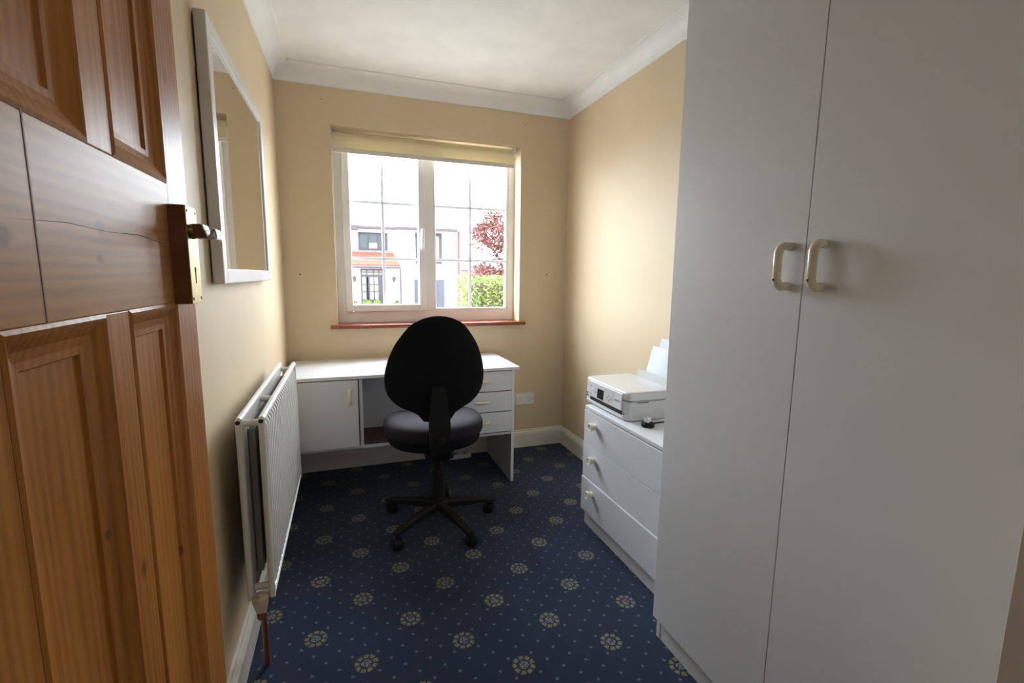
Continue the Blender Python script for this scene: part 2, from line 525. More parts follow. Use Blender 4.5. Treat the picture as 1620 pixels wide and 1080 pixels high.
# ------------------------------------------------------------------ window
FY0, FY1 = 0.125, 0.19
win = thing('window_1', 'white plastic window with glazing bars above the desk', 'window', (0.891, 0.15, WZ0))
win['kind'] = 'structure'
bm = BM()
box(bm, WX0, 0.352, FY0, FY1, WZ0, WZ1, 0.003); box(bm, 1.447, WX1, FY0, FY1, WZ0, WZ1, 0.003)
box(bm, 0.352, 1.447, FY0, FY1, WZ0, 0.998, 0.003); box(bm, 0.352, 1.447, FY0, FY1, 2.045, WZ1, 0.003)
box(bm, 0.858, 0.912, FY0, FY1, 0.998, 2.045, 0.003)
obj('outer_frame', bm, 'upvc', win)
def ring(bm, x0, x1, z0, z1, wd, y0, y1, bev=0.004):
    box(bm, x0, x0 + wd, y0, y1, z0, z1, bev); box(bm, x1 - wd, x1, y0, y1, z0, z1, bev)
    box(bm, x0 + wd, x1 - wd, y0, y1, z0, z0 + wd, bev); box(bm, x0 + wd, x1 - wd, y0, y1, z1 - wd, z1, bev)
    return bm
sash = obj('casement_sash', ring(BM(), 0.345, 0.858, 1.000, 2.040, 0.044, 0.108, 0.175, 0.005), 'upvc', win)
bm = BM()
box(bm, 0.829, 0.849, 0.098, 0.108, 1.40, 1.55, 0.003); tube(bm, [(0.839, 0.098, 1.535), (0.839, 0.082, 1.535), (0.838, 0.078, 1.52), (0.834, 0.074, 1.415)], [0.009, 0.009, 0.009, 0.007], 10)
obj('casement_handle', bm, 'upvc', sash, True)
obj('fixed_bead', ring(BM(), 0.912, 1.447, 0.998, 2.045, 0.018, 0.128, 0.165, 0.003), 'upvc', win)
def bars(name, x0, x1, xc, z0, z1):
    bm = BM()
    box(bm, xc - 0.009, xc + 0.009, 0.140, 0.152, z0, z1, 0.002)
    for z in (1.342, 1.698):
        box(bm, x0, xc - 0.0085, 0.140, 0.1515, z - 0.009, z + 0.009, 0.002); box(bm, xc + 0.0085, x1, 0.140, 0.1515, z - 0.009, z + 0.009, 0.002)
    obj(name, bm, 'bar', win)
bars('glazing_bars', 0.389, 0.814, 0.589, 1.044, 1.996)
bars('glazing_bars', 0.930, 1.429, 1.172, 1.016, 2.027)
obj('pane', box(BM(), 0.389, 0.814, 0.156, 0.158, 1.044, 1.996), 'glass', win)
obj('pane', box(BM(), 0.930, 1.429, 0.156, 0.158, 1.016, 2.027), 'glass', win)
bm = BM()
box(bm, WX0, WX1, -0.001, 0.13, WZ0 - 0.02, WZ0, 0); box(bm, 0.249, 1.528, -0.038, 0.0, WZ0 - 0.022, WZ0 + 0.002, 0.008, 3)
obj('window_sill', bm, 'tile', win, True)['label'] = 'dark red tiled window sill'

# roller blind
rb = thing('roller_blind', 'cream roller blind drawn up at the top of the window', 'blind', (0.88, 0.06, 2.106))
obj('blind_roller', tube(BM(), [(0.303, 0.062, 2.068), (1.455, 0.062, 2.068)], 0.022, 20), 'blind', rb, True)
obj('blind_fabric', box(BM(), 0.305, 1.452, 0.0395, 0.0415, 1.988, 2.070), 'blind', rb)
obj('bottom_bar', box(BM(), 0.303, 1.453, 0.036, 0.046, 1.964, 1.990, 0.003), 'bottombar', rb)
for x in (0.2945, 1.4555):
    obj('blind_bracket', box(BM(), x, x + 0.005, 0.035, 0.09, 2.045, 2.104, 0.001), 'upvc', rb)
bm = BM()
tube(bm, [(0.2985, 0.04, 2.07), (0.2985, 0.042, 1.25), (0.2985, 0.052, 1.235), (0.2985, 0.062, 1.25), (0.2985, 0.064, 2.07)], 0.0018, 6)
obj('pull_chain', bm, 'bar', rb)

# ------------------------------------------------------------------ the pine door
DX, DT = 0.096, 0.035       # visible face, thickness
DY0, DY1 = YN + 0.012, -2.113
door = thing('door_1', 'open varnished pine door with brass lever handle', 'door', (DX - DT / 2, DY0, 0.01))
door['kind'] = 'structure'
Z0, Z1 = 0.01, 1.99
RA, RB = 1.195, 1.375        # lock rail
A1, A2, A3, A4 = -2.615, -2.442, -2.384, -2.208
bx = lambda y0, y1, z0, z1, x0=DX - DT, x1=DX, bev=0.0015: box(BM(), x0, x1, y0, y1, z0, z1, bev)
obj('stile', bx(A4, DY1, Z0, Z1), 'pine_up', door)
obj('stile', bx(DY0, A1, Z0, Z1), 'pine_up', door)
obj('rail', bx(A1, A4, Z0, 0.21), 'pine_across', door)
obj('rail', bx(A1, A4, RA, RB, x1=DX + 0.0005), 'pine_across', door)
obj('rail', bx(A1, A4, 1.88, Z1), 'pine_across', door)
obj('muntin', bx(A2, A3, 0.21, RA), 'pine_up', door)
obj('muntin', bx(A2, A3, RB, 1.88), 'pine_up', door)
def panel(y0, y1, z0, z1):
    p = obj('door_panel', box(BM(), DX - 0.024, DX - 0.014, y0, y1, z0, z1), 'pine_up', door)
    bm = BM()
    # ovolo moulding swept round the opening, mitred
    prof = [(0.0, 0.0), (0.004, 0.002), (0.010, -0.001), (0.020, -0.007), (0.030, -0.010), (0.038, -0.0105), (0.040, -0.014), (0.0, -0.014)]
    rings = []
    for ins, h in prof:
        rings.append([bm.verts.new((DX + h, a, b)) for a, b in ((y0 + ins, z0 + ins), (y1 - ins, z0 + ins), (y1 - ins, z1 - ins), (y0 + ins, z1 - ins))])
    for r0, r1 in zip(rings, rings[1:] + rings[:1]):
        for k in range(4): bm.faces.new((r0[k], r0[(k + 1) % 4], r1[(k + 1) % 4], r1[k]))
    obj('panel_moulding', bm, 'pine_up', p)
panel(A1, A2, 0.21, RA); panel(A3, A4, 0.21, RA); panel(A1, A2, RB, 1.88); panel(A3, A4, RB, 1.88)
obj('glue_mark', box(BM(), DX + 0.0004, DX + 0.0009, -2.5518, -2.5498, RA, RB), 'mark', door)
obj('rail_crack', tube(BM(), [(DX + 0.0002, -2.60, 1.282), (DX + 0.0002, -2.50, 1.288), (DX + 0.0002, -2.42, 1.286), (DX + 0.0002, -2.33, 1.289), (DX + 0.0002, -2.26, 1.284), (DX + 0.0002, -2.22, 1.283)], [0.0003, 0.0005, 0.0004, 0.0006, 0.0005, 0.0002], 6), 'gap', door)
# lock furniture
obj('backing_block', box(BM(), DX, DX + 0.022, -2.218, -2.165, 1.192, 1.344, 0.001), 'block', door)
plate = obj('handle_plate', box(BM(), DX + 0.022, DX + 0.0245, -2.218, -2.165, 1.192, 1.344, 0.001), 'brass', door)
bm = BM()
px = DX + 0.0246
for y in (-2.212, -2.171):
    for z in (1.200, 1.336): lathe(bm, [(0.0, 0), (0.0026, 0), (0.0026, 0.0008), (0.0, 0.001)], (px - 0.0004, y, z), 'x', 10)
lathe(bm, [(0.0, 0), (0.0045, 0), (0.0045, 0.0006), (0, 0.0006)], (px - 0.0004, -2.192, 1.246), 'x', 12)
box(bm, px - 0.0004, px + 0.0002, -2.1945, -2.1895, 1.224, 1.246)
obj('keyhole', bm, 'hole', plate)
LZ = 1.306
lv = obj('lever_handle', lathe(BM(), [(0.012, 0.0), (0.012, 0.003), (0.010, 0.005), (0.0095, 0.008)], (px, -2.192, LZ), 'x', 20), 'brass', door, True)
bm = BM()
# scrolled lever: a wavy section with its length running along the door
KEY = [(0.0, 0.011), (0.40, 0.011), (0.50, 0.002), (0.62, -0.0075), (0.72, -0.005), (0.84, 0.005), (0.92, 0.0055), (0.97, 0.001), (1.0, -0.009)]
def wave(t):
    for (t0, a0), (t1, a1) in zip(KEY, KEY[1:]):
        if t0 <= t <= t1:
            q = (t - t0) / (t1 - t0); q = q * q * (3 - 2 * q)
            return a0 + (a1 - a0) * q
LX0, LX1 = px + 0.004, px + 0.036
top = [(LX0 + (LX1 - LX0) * k / 32, LZ + wave(k / 32)) for k in range(33)]
low = [(x, min(z - 0.003, LZ - 0.0105) if k < 20 else z - 0.003) for k, (x, z) in enumerate(top)]
fr = [[bm.verts.new((x, y, z)) for x, z in row] for y in (-2.206, -2.170) for row in (top, low)]
for k in range(32):
    for p_, q_ in ((0, 1), (2, 3), (0, 2), (1, 3)): bm.faces.new((fr[p_][k], fr[p_][k + 1], fr[q_][k + 1], fr[q_][k]))
for k in (0, 32): bm.faces.new((fr[0][k], fr[1][k], fr[3][k], fr[2][k]))
sl = obj('scroll_lever', bm, 'lever', lv)
obj('edge_highlight', tube(BM(), [(x, -2.2062, z - 0.001) for x, z in top[12:]], 0.0012, 8), 'edge', sl, True)['label'] = 'painted highlight along the edge of the lever'  # thin pale tube paints the highlight along the front edge

# ------------------------------------------------------------------ mirror
mir = thing('wall_mirror', 'white framed rectangular mirror hanging on the left wall', 'mirror', (0.0, -1.16, 1.21))
MY0, MY1, MZ0, MZ1 = -1.588, -0.737, 1.210, 1.908
def yring(bm, y0, y1, z0, z1, wd, x0, x1, bev):
    box(bm, x0, x1, y0, y0 + wd, z0, z1, bev); box(bm, x0, x1, y1 - wd, y1, z0, z1, bev)
    box(bm, x0, x1, y0 + wd, y1 - wd, z0, z0 + wd, bev); box(bm, x0, x1, y0 + wd, y1 - wd, z1 - wd, z1, bev)
    return bm
obj('mirror_frame', yring(BM(), MY0, MY1, MZ0, MZ1, 0.042, 0.004, 0.033, 0.003), 'mframe', mir)
obj('mirror_backing', box(BM(), 0.001, 0.010, MY0 + 0.01, MY1 - 0.01, MZ0 + 0.01, MZ1 - 0.01), 'board', mir)
obj('mirror_glass', box(BM(), 0.023, 0.027, MY0 + 0.035, MY1 - 0.035, MZ0 + 0.035, MZ1 - 0.035), 'mirror', mir)

# ------------------------------------------------------------------ radiator
rad = thing('radiator', 'white double panel radiator on the left wall below the mirror', 'radiator', (0.08, -1.23, 0))
RY0, RY1, RZ0, RZ1 = -1.66, -0.80, 0.300, 0.845
def radpanel(name, x0, x1, face):
    """pressed steel panel: vertical ridges on the face side, rolled edges"""
    bm = BM()
    pitch = 0.0333; n = int((RY1 - RY0 - 0.05) / pitch)
    prof = [(RY0, 0.0), (RY0 + 0.02, 0.0)]
    y = RY0 + 0.025
    for k in range(n):
        prof += [(y, 0.0), (y + 0.006, 0.009), (y + 0.016, 0.009), (y + 0.022, 0.0)]
        y += pitch
    prof += [(RY1 - 0.02, 0.0), (RY1, 0.0)]
    zs = [RZ0, RZ0 + 0.018, RZ0 + 0.034, RZ1 - 0.034, RZ1 - 0.018, RZ1]
    am = [0, 0, 1, 1, 0, 0]
    xb = x1 - 0.009 if face > 0 else x0 + 0.009
    rows = [[bm.verts.new((xb + face * d * m_, yy, z)) for yy, d in prof] for z, m_ in zip(zs, am)]
    for a, b in zip(rows, rows[1:]):
        for k in range(len(prof) - 1): bm.faces.new((a[k], a[k + 1], b[k + 1], b[k]))
    box(bm, x0 + (0.009 if face < 0 else 0), x1 - (0.009 if face > 0 else 0), RY0, RY1, RZ0 + 0.004, RZ1 - 0.004)
    tube(bm, [((x0 + x1) / 2, RY0, RZ1 - 0.008), ((x0 + x1) / 2, RY1, RZ1 - 0.008)], 0.0095, 14)
    tube(bm, [((x0 + x1) / 2, RY0, RZ0 + 0.008), ((x0 + x1) / 2, RY1, RZ0 + 0.008)], 0.0085, 14)
    for yy in (RY0, RY1): tube(bm, [((x0 + x1) / 2, yy, RZ0), ((x0 + x1) / 2, yy, RZ1 - 0.004)], 0.0085, 12)
    return obj(name, bm, 'rad', rad, True)
pf = radpanel('front_panel', 0.103, 0.121, 1)
pb = radpanel('rear_panel', 0.046, 0.064, -1)
for x, p in ((0.112, pf), (0.055, pb)):
    obj('end_plug', lathe(BM(), [(0.0, 0.0), (0.0062, 0.0), (0.0062, 0.002), (0.0, 0.002)], (x, RY0 - 0.0105, RZ1 - 0.010), 'y', 14), 'hole', p)
bm = BM()
y = RY0 + 0.06
while y < RY1 - 0.05:
    box(bm, 0.065, 0.083, y, y + 0.0012, RZ0 + 0.05, RZ1 - 0.05)
    box(bm, 0.065, 0.0665, y, y + 0.012, RZ0 + 0.05, RZ1 - 0.05); box(bm, 0.0815, 0.083, y + 0.012, y + 0.024, RZ0 + 0.05, RZ1 - 0.05)
    box(bm, 0.065, 0.083, y + 0.012, y + 0.0132, RZ0 + 0.05, RZ1 - 0.05)
    y += 0.024
obj('convector_fins', bm, 'steel', rad)
for y in (RY0 + 0.025, -1.36, RY1 - 0.04):
    obj('cross_connector', tube(BM(), [(0.064, y, RZ1 - 0.022), (0.104, y, RZ1 - 0.022)], 0.010, 12), 'rad', rad, True)
obj('cross_connector', tube(BM(), [(0.064, RY0 + 0.025, RZ0 + 0.022), (0.104, RY0 + 0.025, RZ0 + 0.022)], 0.010, 12), 'rad', rad, True)
for y in (-1.45, -1.0): obj('wall_bracket', box(BM(), 0.001, 0.047, y, y + 0.03, RZ0 + 0.1, RZ1 - 0.1, 0.001), 'steel', rad)
vx, vy = 0.080, -1.645
obj('valve_cap', lathe(BM(), [(0.0, 0.0), (0.014, 0.0), (0.018, 0.012), (0.021, 0.026), (0.023, 0.046), (0.018, 0.052), (0.0, 0.055)], (vx, vy - 0.02, 0.262), 'z', 8), 'valve', rad, False)['label'] = 'aged cream valve cap at the bottom corner'
bm = BM()
tube(bm, [(vx, vy - 0.02, 0.26), (vx - 0.004, vy + 0.02, 0.225), (vx - 0.010, vy + 0.07, 0.15), (vx - 0.012, vy + 0.085, 0.0)], 0.0085, 10)
lathe(bm, [(0.009, 0), (0.013, 0.002), (0.013, 0.018), (0.009, 0.02)], (vx - 0.001, vy - 0.01, 0.232), 'z', 6)
obj('copper_pipe', bm, 'copper', rad, True)['label'] = 'dull copper feed pipe'

# ------------------------------------------------------------------ desk
desk = thing('desk', 'white desk with cupboard and three drawers under the window', 'desk', (0.65, -0.28, 0))
DF = -0.530
obj('desktop', box(BM(), 0.022, 1.296, -0.547, -0.004, 0.695, 0.713, 0.002), 'lamtop', desk)
bm = BM()
box(bm, 0.862, 0.880, -0.530, -0.03, 0.300, 0.695, 0.001)          # divider beside the drawers
box(bm, 0.870, 1.252, -0.529, -0.03, 0.302, 0.318, 0.001)
obj('drawer_carcass', bm, 'lam', desk)
bm = BM()
box(bm, 0.392, 0.410, -0.530, -0.03, 0.312, 0.695, 0.001)          # divider beside the cupboard
box(bm, 0.022, 0.400, -0.529, -0.03, 0.312, 0.327, 0.001)          # cupboard floor
box(bm, 0.022, 0.038, -0.529, -0.03, 0.315, 0.695, 0.001)
obj('cupboard_carcass', bm, 'lam', desk)
obj('leg_panel', box(BM(), 1.252, 1.270, -0.532, -0.022, 0.0, 0.695, 0.001), 'lam', desk)
obj('back_panel', box(BM(), 0.410, 0.862, -0.235, -0.222, 0.326, 0.695), 'lam', desk)
obj('open_shelf', box(BM(), 0.410, 0.862, -0.528, -0.222, 0.312, 0.326), 'board', desk)['label'] = 'brown unfinished shelf board'
obj('shelf_edge', box(BM(), 0.410, 0.862, -0.532, -0.528, 0.310, 0.326), 'lam', desk)
dr = obj('cupboard_door', box(BM(), 0.026, 0.387, -0.548, -0.532, 0.329, 0.690, 0.0015), 'lam', desk)
obj('door_shadow_gap', box(BM(), 0.387, 0.392, -0.540, -0.531, 0.329, 0.692), 'gap', dr)  # dark strip filling the gap, its shade put in as colour
def pull(bm, a, b, off, out):
    """bow handle from a to b standing off along vector out"""
    a, b, o = Vector(a), Vector(b), Vector(out)
    d = (b - a).normalized()
    return tube(bm, [a, a + o * off * 0.7, a + o * off + d * 0.006, b + o * off - d * 0.006, b + o * off * 0.7, b], 0.0075, 10)
obj('door_handle', pull(BM(), (0.344, -0.548, 0.642), (0.344, -0.548, 0.566), 0.018, (0, -1, 0)), 'cream', dr, True)
for z0, z1 in ((0.576, 0.691), (0.453, 0.570), (0.327, 0.447)):
    d = obj('drawer', box(BM(), 0.884, 1.247, -0.548, -0.532, z0, z1, 0.0015), 'lam', desk)
    zc = (z0 + z1) / 2 + 0.004
    obj('drawer_handle', pull(BM(), (1.022, -0.548, zc), (1.104, -0.548, zc), 0.018, (0, -1, 0)), 'cream', d, True)
obj('drawer_gap_shade', box(BM(), 0.882, 1.252, -0.534, -0.526, 0.318, 0.695), 'gap', desk)  # dark sheet behind the fronts paints the shade between drawers

# ------------------------------------------------------------------ office chair
ch = thing('office_chair', 'black swivel office chair facing the desk under the window', 'chair', (0.752, -0.86, 0))
hx, hy = 0.752, -0.86
# seat cushion: rounded plan, domed top, rolled edge
def cushion(cx, cyy, a, b, zb, zt, ex=2.6, dome=0.012, nu=48, nv=10, dish=0.0):
    bm = BM()
    rows = []
    for j in range(2 * nv + 1):
        t = -PI / 2 + PI * j / (2 * nv)
        s = abs(math.cos(t)) ** 0.42
        h = math.sin(t); h = math.copysign(abs(h) ** 0.8, h)
        row = []
        for i in range(nu):
            p = 2 * PI * i / nu
            c, sn = math.cos(p), math.sin(p)
            ux = math.copysign(abs(c) ** (2 / ex), c); uy = math.copysign(abs(sn) ** (2 / ex), sn)
            z = (zb + zt) / 2 + h * (zt - zb) / 2 - dish * (1 - s) * 0
            # front of the seat rolls down, back edge rises slightly
            z += -0.030 * max(0, uy * s) ** 2 + 0.012 * (abs(ux * s) ** 2) * (1 if h > 0 else 0.3)
            row.append(bm.verts.new((cx + a * s * ux, cyy + b * s * uy, z)))
        rows.append(row)
    for r0, r1 in zip(rows, rows[1:]):
        for i in range(nu): bm.faces.new((r0[i], r0[(i + 1) % nu], r1[(i + 1) % nu], r1[i]))
    bmesh.ops.remove_doubles(bm, verts=bm.verts, dist=1e-5)
    return bm
obj('seat', cushion(0.744, -0.775, 0.246, 0.235, 0.435, 0.545, 2.5), 'seat', ch, True)['label'] = 'charcoal cloth seat cushion'
obj('seat_shell', cushion(0.744, -0.775, 0.232, 0.222, 0.400, 0.470, 2.4), 'blackfab', ch, True)
# backrest
BX, BY = 0.716, -1.060
HWZ = [(1.068, 0.0), (1.066, 0.030), (1.058, 0.062), (1.041, 0.099), (1.020, 0.124), (0.995, 0.146), (0.945, 0.179), (0.894, 0.202), (0.843, 0.218), (0.792, 0.2255), (0.742, 0.222), (0.706, 0.2085), (0.676, 0.184), (0.655, 0.153), (0.640, 0.116), (0.620, 0.083), (0.595, 0.066), (0.588, 0.058), (0.584, 0.0)]
def hw(z):
    for k in range(len(HWZ) - 1):
        (z1, w1), (z0, w0) = HWZ[k], HWZ[k + 1]
        if z0 <= z <= z1:
            t = (z1 - z) / (z1 - z0)
            if k in (0, 1, 2) or k > 14: return w1 + (w0 - w1) * t
            wa, wd_ = HWZ[max(k - 1, 0)][1], HWZ[min(k + 2, len(HWZ) - 1)][1]
            return 0.5 * (2 * w1 + (w0 - wa) * t + (2 * wa - 5 * w1 + 4 * w0 - wd_) * t * t + (3 * w1 - wa - 3 * w0 + wd_) * t ** 3)
    return 0.0
def backsurf(front):
    """half of the backrest: front cushion (front = 1) or rear shell (front = -1)"""
    bm = BM()
    rows = []
    nz, nx = 44, 24
    for j in range(nz + 1):
        t = j / nz
        z = 1.068 - (1.068 - 0.584) * (0.5 - 0.5 * math.cos(PI * t))
        wv = max(hw(z), 0.0)
        row = []
        for i in range(nx + 1):
            u = -math.cos(PI * i / nx)
            x = BX + wv * u
            edge = 1 - abs(u) ** 4
            vert = min(1.0, (1.068 - z) / 0.03) ** 0.5 * min(1.0, max(0.0, z - 0.584) / 0.03) ** 0.5
            th = (0.048 if front > 0 else 0.020) * edge ** 0.6 * vert
            curve = 0.050 * (wv * u / 0.22) ** 2            # wraps forward at the sides
            lean = -0.10 * (z - 0.75)
            row.append(bm.verts.new((x, BY + curve + lean + front * th + (0.001 if front > 0 else -0.001), z)))
        rows.append(row)
    for r0, r1 in zip(rows, rows[1:]):
        for i in range(nx): bm.faces.new((r0[i], r0[i + 1], r1[i + 1], r1[i]))
    # skirt closing the rim on the parting plane
    loop = [r[0] for r in rows] + rows[-1][1:] + [r[-1] for r in reversed(rows[:-1])] + list(reversed(rows[0][1:-1]))
    bmesh.ops.remove_doubles(bm, verts=bm.verts, dist=1e-5)
    bmesh.ops.holes_fill(bm, edges=[e for e in bm.edges if e.is_boundary], sides=0)
    return bm
back = obj('backrest', backsurf(1), 'seat', ch, True)
obj('back_shell', backsurf(-1), 'blackfab', back, True)['label'] = 'black covered rear shell of the backrest'
# bar joining the seat to the backrest
bm = BM()
def strap(bm, pts, wd, th):
    P = [Vector(p) for p in pts]
    rows = []
    for i, p in enumerate(P):
        d = (P[min(i + 1, len(P) - 1)] - P[max(i - 1, 0)]).normalized()
        nrm = Vector((1, 0, 0)).cross(d).normalized()
        ww = wd[i] if isinstance(wd, list) else wd
        rows.append([bm.verts.new(p + Vector((sx * ww / 2, 0, 0)) + nrm * sn * th / 2) for sx, sn in ((-1, -1), (1, -1), (1, 1), (-1, 1))])
    for a, b in zip(rows, rows[1:]):
        for k in range(4): bm.faces.new((a[k], a[(k + 1) % 4], b[(k + 1) % 4], b[k]))
    bm.faces.new(rows[0][::-1]); bm.faces.new(rows[-1])
strap(bm, [(0.738, -0.80, 0.385), (0.735, -0.95, 0.380), (0.731, -1.02, 0.395), (0.727, -1.058, 0.440), (0.723, -1.075, 0.50), (0.720, -1.078, 0.58), (0.717, -1.085, 0.66), (0.716, -1.094, 0.76)], [0.07, 0.08, 0.088, 0.092, 0.094, 0.096, 0.08, 0.06], 0.018)
obj('back_bar', bm, 'black', ch)
obj('adjuster_knob', lathe(BM(), [(0.0, -0.022), (0.017, -0.020), (0.021, -0.012), (0.021, 0.0), (0.0, 0.0)], (0.722, -1.083, 0.515), 'y', 16), 'black', ch, True)
obj('seat_mechanism', box(BM(), hx - 0.075, hx + 0.06, hy - 0.10, hy + 0.12, 0.362, 0.412, 0.012), 'black', ch)
obj('gas_column', lathe(BM(), [(0.034, 0.10), (0.034, 0.12), (0.028, 0.14), (0.028, 0.27), (0.024, 0.275), (0.018, 0.28), (0.018, 0.37)], (hx, hy, 0), 'z', 20), 'black', ch, True)
obj('lift_lever', tube(BM(), [(hx + 0.05, hy + 0.05, 0.385), (hx + 0.13, hy + 0.12, 0.380), (hx + 0.16, hy + 0.15, 0.378)], [0.005, 0.005, 0.009], 8), 'black', ch, True)
obj('hub', lathe(BM(), [(0.0, 0.068), (0.030, 0.070), (0.046, 0.08), (0.046, 0.112), (0.036, 0.120), (0.0, 0.120)], (hx, hy, 0), 'z', 24), 'black', ch, True)
def base_leg(a):
    bm = BM()
    c, s = math.cos(a), math.sin(a)
    rows = []
    for r, wd, zt, zb in ((0.03, 0.046, 0.114, 0.074), (0.10, 0.042, 0.112, 0.076), (0.20, 0.036, 0.100, 0.072), (0.275, 0.032, 0.086, 0.064), (0.298, 0.026, 0.080, 0.066)):
        px_, py_ = hx + c * r, hy + s * r
        row = []
        for ux, z in ((-0.5, zb), (0.5, zb), (0.5, zt - 0.008), (0.3, zt), (-0.3, zt), (-0.5, zt - 0.008)):
            row.append(bm.verts.new((px_ - s * wd * ux, py_ + c * wd * ux, z)))
        rows.append(row)
    for p, q in zip(rows, rows[1:]):
        for k in range(6): bm.faces.new((p[k], p[(k + 1) % 6], q[(k + 1) % 6], q[k]))
    bm.faces.new(rows[0][::-1]); bm.faces.new(rows[-1])
    return bm
def caster(a, swivel):
    bm = BM()
    c, s = math.cos(a), math.sin(a)
    px_, py_ = hx + c * 0.282, hy + s * 0.282
    d = Vector((math.cos(swivel), math.sin(swivel), 0)); ax = Vector((-d.y, d.x, 0))
    ctr = Vector((px_, py_, 0.026)) + d * 0.016
    for sgn in (-1, 1):
        o = ctr + ax * sgn * 0.006
        e = ctr + ax * sgn * 0.024
        tube(bm, [o, o + ax * sgn * 0.003, e - ax * sgn * 0.004, e], [0.024, 0.026, 0.026, 0.020], 18)
    tube(bm, [(px_, py_, 0.028), (px_, py_, 0.070)], 0.007, 10)
    tube(bm, [ctr - ax * 0.007, ctr + ax * 0.007], 0.028, 14)
    return bm
for k in range(5):
    a = math.radians(217 + 72 * k)
    lg = obj('base_leg', base_leg(a), 'black', ch)
    obj('caster', caster(a, a + 1.1 + 0.7 * k), 'black', lg, True)

# ------------------------------------------------------------------ chest of drawers
cx0 = 1.436
cst = thing('chest_of_drawers', 'white chest of three drawers with round cream knobs under the printer', 'chest of drawers', (1.63, -1.45, 0))
CY0, CY1 = -1.848, -1.094
bm = BM()
box(bm, cx0 + 0.018, 1.822, CY1 - 0.018, CY1 - 0.003, 0.0, 0.600, 0.001); box(bm, cx0 + 0.018, 1.822, CY0 + 0.003, CY0 + 0.018, 0.0, 0.600, 0.001)
box(bm, 1.812, 1.822, CY0 + 0.010, CY1 - 0.010, 0.02, 0.600); box(bm, cx0 + 0.019, 1.815, CY0 + 0.010, CY1 - 0.010, 0.075, 0.09)
obj('carcass', bm, 'lamold', cst)
obj('plinth', box(BM(), cx0 + 0.019, cx0 + 0.034, CY0 + 0.018, CY1 - 0.018, 0.0, 0.075), 'lamold', cst)
obj('chest_top', box(BM(), cx0 + 0.002, 1.822, CY0, CY1, 0.600, 0.618, 0.003), 'lamold', cst)
for z0, z1, out in ((0.428, 0.596, 0.0), (0.259, 0.425, 0.0), (0.083, 0.256, 0.005)):
    d = obj('drawer', box(BM(), cx0 - out, cx0 + 0.018 - out, CY0 + 0.001, CY1 - 0.001, z0, z1, 0.0015), 'lamold', cst)
    zc = {0.428: 0.540, 0.259: 0.374, 0.083: 0.203}[z0]
    for y in (-1.205, -1.767):
        obj('knob', lathe(BM(), [(0.0, 0.0), (0.013, 0.0), (0.013, -0.012), (0.017, -0.018), (0.0195, -0.030), (0.0185, -0.034), (0.0150, -0.034), (0.0125, -0.028), (0.0, -0.026)], (cx0 - out, y, zc), 'x', 24), 'knob', d, True)

# ------------------------------------------------------------------ wardrobe
wr = thing('wardrobe', 'tall white wardrobe with two doors along the right wall', 'wardrobe', (1.58, -2.31, 0))
WY0, WY1, WF, WH = -2.765, -1.857, 1.312, 2.300
bm = BM()
box(bm, WF + 0.018, W - 0.02, WY1 - 0.018, WY1, 0, WH, 0.001); box(bm, WF + 0.018, W - 0.02, WY0, WY0 + 0.018, 0, WH, 0.001)
box(bm, WF + 0.019, W - 0.021, WY0 + 0.010, WY1 - 0.010, WH - 0.018, WH - 0.001); box(bm, WF + 0.019, W - 0.021, WY0 + 0.010, WY1 - 0.010, 0.075, 0.093)
box(bm, W - 0.027, W - 0.021, WY0 + 0.010, WY1 - 0.010, 0.09, WH - 0.010)
obj('carcass', bm, 'lam', wr)
obj('plinth', box(BM(), WF + 0.020, WF + 0.036, WY0 + 0.018, WY1 - 0.019, 0, 0.075), 'lam', wr)
GAP = -2.302
def bow(y, z0, z1):
    bm = BM()
    X0 = WF; off = 0.034
    # flat cream bow: two feet and a rounded upright bar
    pts = [(X0, y, z1), (X0 - 0.018, y, z1 + 0.002), (X0 - 0.028, y, z1 - 0.003), (X0 - off, y, z1 - 0.014), (X0 - off, y, z0 + 0.014), (X0 - 0.028, y, z0 + 0.003), (X0 - 0.018, y, z0 - 0.002), (X0, y, z0)]
    tube(bm, pts, [0.0095, 0.0095, 0.0098, 0.0095, 0.0095, 0.0098, 0.0095, 0.0095], 14)
    return bm
for y0, y1, hy_, z0, z1 in ((GAP + 0.001, WY1 + 0.001, -2.262, 1.226, 1.315), (WY0 + 0.002, GAP - 0.001, -2.347, 1.226, 1.316)):
    d = obj('wardrobe_door', box(BM(), WF, WF + 0.016, y0, y1, 0.080, WH - 0.004, 0.0012), 'lam', wr)
    h = obj('bow_handle', bow(hy_, z0, z1), 'creamy', d, True)
    obj('handle_hole', lathe(BM(), [(0, 0), (0.003, 0), (0.003, 0.0012), (0, 0.0012)], (WF - 0.0430, hy_, z0 + 0.014), 'x', 10), 'hole', h)

